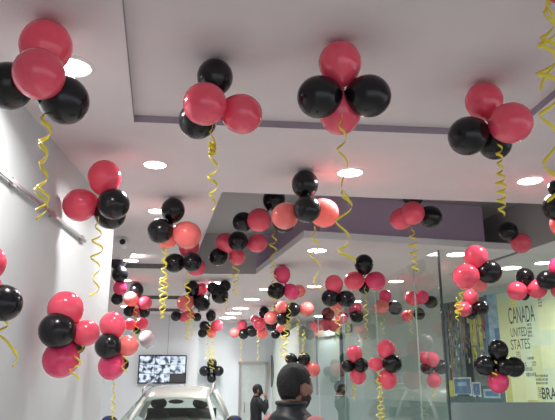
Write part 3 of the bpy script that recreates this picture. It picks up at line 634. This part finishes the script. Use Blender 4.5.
# ---------------------------------------------------------------- the car
def build_car():
    pc = at_d(176, 400, 10.5)
    t = thing('suv', (pc.x, pc.y, 0), 'white car with roof rails parked in front of the television wall', 'car', rz=math.radians(4))
    paint = mat('white_car_paint', (.72, .74, .70), .25, coat=.8); trim = mat('black_trim', (.02, .02, .02), .5); seatm = mat('dark_seat', (.035, .037, .04), .7, noise=.2)
    tyre = mat('tyre_rubber', (.02, .02, .02), .8); rim = mat('alloy', (.55, .55, .56), .25, .8); lens = mat('headlamp_lens', (.7, .75, .78), .08, coat=1); blue = mat('blue_film', (.03, .05, .35), .3)
    # local frame: y = 0 at windscreen header, front towards -y
    def ring(y, hw, z0, z1, n=28, p=4.0):
        out = []; cz, hz = (z0 + z1) / 2, (z1 - z0) / 2
        for k in range(n):
            q = 2 * math.pi * k / n; c, s = math.cos(q), math.sin(q)
            out.append(Vector((hw * math.copysign(abs(c) ** (2 / p), c), y, cz + hz * math.copysign(abs(s) ** (2 / p), s))))
        return out
    secs = [(-2.05, .60, .38, .72), (-1.98, .78, .28, .86), (-1.8, .86, .24, .96), (-1.3, .90, .22, 1.02), (-.75, .91, .22, 1.07), (0, .91, .22, 1.08), (1.2, .91, .22, 1.08), (2.0, .89, .25, 1.08), (2.25, .84, .3, 1.0), (2.33, .72, .36, .8)]
    MB().loft([ring(*s) for s in secs]).build('body', paint, t, True)
    prof = [(-.02, 1.455), (.12, 1.515), (.35, 1.58), (.7, 1.635), (1.1, 1.665), (1.5, 1.655), (1.85, 1.61), (2.0, 1.56)]
    nx = 12; vs = []; fs = []
    for y, z in prof:
        hw = .54 + .05 * min(1, max(0, y) / .6)
        for i in range(nx + 1):
            u = -1 + 2 * i / nx; vs.append(Vector((hw * u, y - .03 * (1 - u * u), z - .045 * u ** 2 - .03 * u ** 6)))
    for r in range(len(prof) - 1):
        for i in range(nx): k = r * (nx + 1) + i; fs.append((k, k + 1, k + nx + 2, k + nx + 1))
    o = mesh('roof', vs, fs, paint, t, True); md = o.modifiers.new('thickness', 'SOLIDIFY'); md.thickness = .03; md.offset = -1
    def pillars(name, pts, r): 
        for s in (-1, 1): MB().tube([(p[0] * s, p[1], p[2]) for p in pts], r, 8).build(name, paint, t, True)
    pillars('windscreen_pillar', [(.69, -.64, 1.03), (.61, -.33, 1.25), (.535, -.0, 1.43)], .036)
    pillars('door_pillar', [(.84, .75, 1.04), (.74, .75, 1.3), (.60, .75, 1.55)], .035)
    pillars('rear_pillar', [(.84, 2.1, 1.04), (.74, 2.05, 1.3), (.60, 1.92, 1.52)], .06)
    def glass(name, q, sub=1):
        mesh(name, q, [tuple(range(len(q)))], M['carglass'], t)
    # bowed windscreen
    vs = []; fs = []
    for r in range(5):
        v = r / 4
        for i in range(9):
            u = -1 + 2 * i / 8; hw = .67 * (1 - v) + .51 * v; vs.append(Vector((hw * u, -.68 * (1 - v) - .02 * v - .06 * (1 - u * u), 1.04 * (1 - v) + 1.44 * v)))
    for r in range(4):
        for i in range(8): k = r * 9 + i; fs.append((k, k + 1, k + 10, k + 9))
    mesh('windscreen', vs, fs, M['carglass'], t, True)
    glass('rear_window', [Vector(p) for p in ((-.76, 2.18, 1.06), (.76, 2.18, 1.06), (.56, 1.98, 1.50), (-.56, 1.98, 1.50))])
    for s in (-1, 1):
        glass('side_window', [Vector(p) for p in ((.85 * s, -.6, 1.07), (.86 * s, .72, 1.07), (.61 * s, .72, 1.53), (.56 * s, .03, 1.43))])
        glass('side_window', [Vector(p) for p in ((.86 * s, .78, 1.07), (.85 * s, 2.05, 1.07), (.61 * s, 1.9, 1.52), (.61 * s, .78, 1.53))])
        rr = MB().tube([(.575 * s, .12, 1.47), (.585 * s, .2, 1.56), (.60 * s, .7, 1.655), (.60 * s, 1.3, 1.685), (.60 * s, 1.8, 1.64), (.60 * s, 1.9, 1.58)], [.012, .018, .018, .018, .018, .012], 8).build('roof_rail', M['steel'], t, True)
        mr = MB().ell((.99 * s, -.52, 1.09), (.125, .06, .085)).build('wing_mirror', trim, t, True); mr['label'] = 'black wing mirror with blue film'
        MB().tube([(.86 * s, -.5, 1.04), (.95 * s, -.52, 1.06)], .03).build('mirror_arm', trim, mr)
        MB().box((1.02 * s, -.575, 1.12), (.09, .02, .05)).build('blue_film', blue, mr)
        hl = MB().ell((.66 * s, -1.86, .80), (.20, .12, .10)).build('headlamp', lens, t, True)
        for y in (-1.25, 1.45):
            w = MB().tube([(.72 * s, y, .34), (.92 * s, y, .34)], .34, 28).build('wheel', tyre, t, True)
            MB().tube([(.90 * s, y, .34), (.935 * s, y, .34)], [.22, .19], 24).build('wheel_rim', rim, w, True)
        for y in (.45,):
            sx = .38 * s
            sm = MB(); sm.box((sx, y + .05, .85), (.46, .5, .16)); sm.loft([[Vector((sx + math.cos(q) * w_, y + .28 + (zz - .9) * .25 + math.sin(q) * .06, zz)) for q in [2 * math.pi * k / 14 for k in range(14)]] for zz, w_ in ((.85, .23), (1.02, .23), (1.15, .19), (1.22, .12))]).build('front_seat', seatm, t, True)
            h = MB().ell((sx, y + .40, 1.33), (.15, .06, .10)).build('headrest', seatm, t, True)
    MB().box((0, 1.45, 1.02), (1.3, .16, .42)).build('rear_seat', seatm, t)
    MB().box((0, -.5, .98), (1.5, .4, .12)).build('dashboard', trim, t)
    mv = MB().ell((0, .02, 1.375), (.13, .02, .036)).build('rear_view_mirror', M['black'], t, True)
    g = MB(); [g.box((0, -2.05, .58 + .055 * k), (1.0, .03, .022)) for k in range(5)]; g.build('grille', trim, t)
    MB().box((0, -2.06, .36), (.52, .02, .11)).build('number_plate', M['white'], t)
build_car()
# ---------------------------------------------------------------- people
skin = mat('brown_skin', (.30, .16, .11), .5, noise=.05, sss=.1); hairm = mat('black_hair', (.008, .008, .009), .6, noise=.3, nscale=90, bump=1.0); eyem = mat('eye_white', (.38, .36, .35), .4); irism = mat('iris', (.02, .01, .01), .2)
beardm = mat('short_beard', (.05, .03, .025), .8, noise=.4, nscale=120)
lipm = mat('lips', (.28, .10, .08), .5)
def arm_pts(s, pose):
    sh = Vector((.185 * s, 0, 1.43))
    if pose == 'down': return [sh, Vector((.235 * s, -.02, 1.15)), Vector((.245 * s, .05, .90))], Vector((0, .12, -1)).normalized(), Vector((-s, 0, 0))
    if pose == 'phone': return [sh, Vector((.27 * s, .13, 1.20)), Vector((.16 * s, .16, 1.44))], Vector((-.25 * s, -.25, 1)).normalized(), Vector((-s, -.2, 0)).normalized()
    return [sh, Vector((.23 * s, .02, 1.15)), Vector((.12 * s, .24, 1.12))], Vector((-.8 * s, .5, .1)).normalized(), Vector((0, 0, -1))
def person(name, loc, yaw, label, top, sleeve, trouser, h=1.75, poses=('down', 'down'), vox=.008, vest=True, lean=0, shirt_col=None):
    t = thing(name, loc, label, 'person', rz=yaw); s0 = h / 1.75; t.scale = (s0,) * 3
    b = MB(); H = Vector((0, .02, 1.635))
    b.ell(H + Vector((0, -.012, .02)), (.074, .095, .10)); b.ell(H + Vector((0, .028, -.045)), (.056, .066, .075)); b.ell(H + Vector((0, .045, -.085)), (.034, .036, .03))
    b.ell(H + Vector((0, .062, .035)), (.058, .03, .035)); b.ell(H + Vector((0, .085, .012)), (.05, .018, .012))
    b.tube([H + Vector((0, .088, .01)), H + Vector((0, .108, -.03))], [.009, .014], 10); b.ell(H + Vector((0, .103, -.034)), (.019, .014, .011)); b.ell(H + Vector((0, .086, -.062)), (.026, .012, .012))
    for s in (-1, 1):
        b.ell(H + Vector((.083 * s, -.006, -.012)), (.017, .028, .038), rot=Matrix.Rotation(-.35 * s, 3, 'Z')); b.ell(H + Vector((.045 * s, .06, -.02)), (.022, .025, .02))
    b.tube([(0, -.035, 1.42), (0, -.01, 1.58)], [.064, .056], 16)
    tor = [(.92, .155, .105), (1.0, .15, .10), (1.12, .14, .095), (1.25, .16, .105), (1.36, .175, .105), (1.43, .15, .085), (1.475, .09, .07), (1.50, .06, .06)]
    def rings(tr, g=0, off=0): return [[Vector((math.cos(q) * (x + g), math.sin(q) * (y + g) - .015, z)) for q in [2 * math.pi * k / 28 for k in range(28)]] for z, x, y in tr]
    b.loft(rings(tor))
    armd = []
    for s, pose in ((-1, poses[0]), (1, poses[1])):
        pts, hd, pn = arm_pts(s, pose); armd.append((pts, s)); b.ell(pts[0], (.052, .052, .055))
        b.tube([pts[0], pts[0].lerp(pts[1], .4), pts[1], pts[1].lerp(pts[2], .35), pts[2]], [.05, .047, .038, .038, .026], 12)
        side = hd.cross(pn).normalized(); w = pts[2]
        b.tube([w, w + hd * .05, w + hd * .09], [(.025, .02), (.04, .016), (.038, .014)], 12)
        for i, (o_, L) in enumerate(((-.030, .062), (-.010, .074), (.010, .070), (.029, .055))):
            p0 = w + hd * .08 + side * o_; p1 = p0 + hd * L * .45 + pn * .004; p2 = p1 + hd * L * .3 + pn * .014; p3 = p2 + hd * L * .2 + pn * .018
            b.tube([p0, p1, p2, p3], [.0095, .009, .0085, .007], 8)
        q0 = w + hd * .03 - side * .03; b.tube([q0, q0 + hd * .03 - side * .02 + pn * .012, q0 + hd * .06 - side * .022 + pn * .03], [.013, .011, .009], 8)
    for s in (-1, 1):
        b.tube([(.085 * s, -.01, .95), (.09 * s, 0, .7), (.095 * s, .0, .5), (.098 * s, -.02, .35), (.10 * s, -.02, .09)], [.085, .075, .055, .052, .038], 14); b.ell((.10 * s, .05, .045), (.04, .12, .04))
    o = b.build('body', skin, t); md = o.modifiers.new('r', 'REMESH'); md.mode = 'VOXEL'; md.voxel_size = vox; sm = o.modifiers.new('s', 'SMOOTH'); sm.iterations = 3
    dg = bpy.context.evaluated_depsgraph_get(); me = bpy.data.meshes.new_from_object(o.evaluated_get(dg)); o.modifiers.clear(); o.data = me
    for p in me.polygons: p.use_smooth = True
    if not me.materials: me.materials.append(skin)
    # eyes and lips
    for s in (-1, 1):
        e = MB().ell(H + Vector((.030 * s, .0925, .0)), (.014, .010, .008)).build('eye', eyem, o, True); MB().ell(H + Vector((.030 * s, .1005, .0)), (.006, .004, .006)).build('iris', irism, e, True)
    MB().ell(H + Vector((0, .099, -.062)), (.022, .006, .006)).build('lips', lipm, o, True)
    # hair: cap over the skull
    hb = bmesh.new(); bmesh.ops.create_uvsphere(hb, u_segments=56, v_segments=40, radius=1); rnd = random.Random(1)
    for v in hb.verts:
        c = v.co; n1 = math.sin(c.x * 23) * math.sin(c.y * 19 + 2) * math.sin(c.z * 21)
        k = 1 + .02 * n1 + .012 * rnd.random(); v.co = Vector((c.x * .084 * k, c.y * .106 * k - .012, c.z * (.108 if c.z > 0 else .128) * k + .026))
    kill = []
    for f in hb.faces:
        c = f.calc_center_median()
        if (c.y > .045 and c.z < .062) or (c.y > -.0 and c.z < .015) or (c.y > -.030 and c.z < .02 and abs(c.x) > .05) or (c.y > -.045 and c.z < -.04) or c.z < -.115: kill.append(f)
    bmesh.ops.delete(hb, geom=kill, context='FACES')
    me = bpy.data.meshes.new('hair'); hb.to_mesh(me); hb.free()
    ho = new_obj('hair', me, hairm, t, True); ho.location = H; md = ho.modifiers.new('t', 'SOLIDIFY'); md.thickness = .016; md.offset = -1
    # beard
    bb = bmesh.new(); bmesh.ops.create_uvsphere(bb, u_segments=32, v_segments=24, radius=1)
    for v in bb.verts: c = v.co; v.co = Vector((c.x * .0580, c.y * .0685 + .028, c.z * .079 - .046))
    bmesh.ops.delete(bb, geom=[f for f in bb.faces if f.calc_center_median().z > -.05 + (.03 if f.calc_center_median().y < .05 else 0) or f.calc_center_median().y < -.005], context='FACES')
    me = bpy.data.meshes.new('beard'); bb.to_mesh(me); bb.free(); bo = new_obj('beard', me, beardm, t, True); bo.location = H
    # torso garment
    if vest:
        tr = []; z = .93
        while z <= 1.50:
            w = None
            for i in range(len(tor) - 1):
                if tor[i][0] <= z <= tor[i + 1][0] + 1e-6: u = (z - tor[i][0]) / (tor[i + 1][0] - tor[i][0]); w = (z, tor[i][1] * (1 - u) + tor[i + 1][1] * u, tor[i][2] * (1 - u) + tor[i + 1][2] * u); break
            if w is None: w = (z, .09, .07)
            puff = .028 + .012 * abs(math.sin((z - .93) * math.pi / .075)); tr.append((z, w[1] + puff + .045 * max(0, 1 - abs(z - 1.40) / .12), w[2] + puff)); z += .0125
        tr += [(1.515, .088, .080), (1.545, .084, .078), (1.56, .076, .068)]
        g = MB().loft(rings(tr)).build('vest', top, t, True)
        MB().tube([(math.cos(q) * .083, math.sin(q) * .076 - .015, 1.552) for q in [2 * math.pi * k / 24 for k in range(25)]], .012, 8, False).build('collar', top, g, True)
    else:
        tr = [(z, x + .022 + (.012 if z > 1.3 and z < 1.46 else 0), y + .022) for z, x, y in tor[:-1]] + [(1.51, .075, .07)]
        tr = [(.80, .175, .125)] + tr
        g = MB().loft(rings(tr)).build('jacket', top, t, True)
        MB().tube([(math.cos(q) * .07, math.sin(q) * .066 - .012, 1.515) for q in [2 * math.pi * k / 24 for k in range(25)]], .012, 8, False).build('collar', shirt_col or top, g, True)
    for pts, s in armd:
        r = .012 if vest else .017
        m = MB().ell(pts[0] + Vector((0, 0, -.002)), (.062 + r * .5, .062, .064)); m.tube([pts[0], pts[0].lerp(pts[1], .4), pts[1], pts[1].lerp(pts[2], .4), pts[1].lerp(pts[2], .96)], [.058 + r, .055 + r, .046 + r, .044 + r, .032 + r], 16); m.build('sleeve', sleeve, t, True)
    g = MB(); g.loft(rings([(.80, .17, .12), (.9, .175, .125), (.98, .165, .115)]))
    for s in (-1, 1): g.tube([(.085 * s, -.01, .93), (.09 * s, 0, .7), (.095 * s, .0, .5), (.098 * s, -.02, .35), (.10 * s, -.02, .07)], [.098, .09, .072, .068, .062], 16)
    g.build('trousers', trouser, t, True)
    for s in (-1, 1): bevel(MB().ell((.10 * s, .05, .045), (.052, .145, .05)).build('shoe', M['black'], t, True))
    return t
M['vest'] = mat('black_vest_nylon', (.018, .022, .027), .45, noise=.2, nscale=30)
M['pinkshirt'] = mat('pink_shirt_cotton', (.62, .25, .26), .8, noise=.06, nscale=20)
M['navy'] = mat('dark_suit', (.012, .014, .02), .8); M['jean'] = mat('dark_trousers', (.02, .025, .04), .8)
hp = at_d(293, 382, 3.4)
person('person', (hp.x, hp.y, 0), math.radians(-52), 'person in black padded vest and pink shirt seen from behind, nearest the camera', M['vest'], M['pinkshirt'], M['jean'], h=1.715, poses=('down', 'down'))
hp = at_d(257, 391, 12.6)
pt = person('person', (hp.x, hp.y, 0), math.radians(-75), 'person in dark jacket holding a phone to the ear by the far door', M['navy'], M['navy'], M['jean'], h=1.66, poses=('down', 'phone'), vox=.011, vest=False)
ph = MB().box((0, 0, 0), (.012, .07, .14)).build('mobile_phone', M['black'])
tag(ph, 'dark mobile phone held at the ear of the person by the far door', 'phone')
ph.matrix_world = Matrix.Translation(Vector((hp.x, hp.y, 0))) @ Matrix.Rotation(math.radians(-75), 4, 'Z') @ Matrix.Translation((.118, .05, 1.545)) @ Matrix.Rotation(.3, 4, 'X')
hp = at_d(339.5, 390, 10.6)
person('person', (hp.x, hp.y, 0), math.radians(-60), 'person in dark suit standing behind the side glass, head and shoulders visible', M['navy'], M['navy'], M['jean'], h=1.70, vox=.011, vest=False, shirt_col=M['white'])
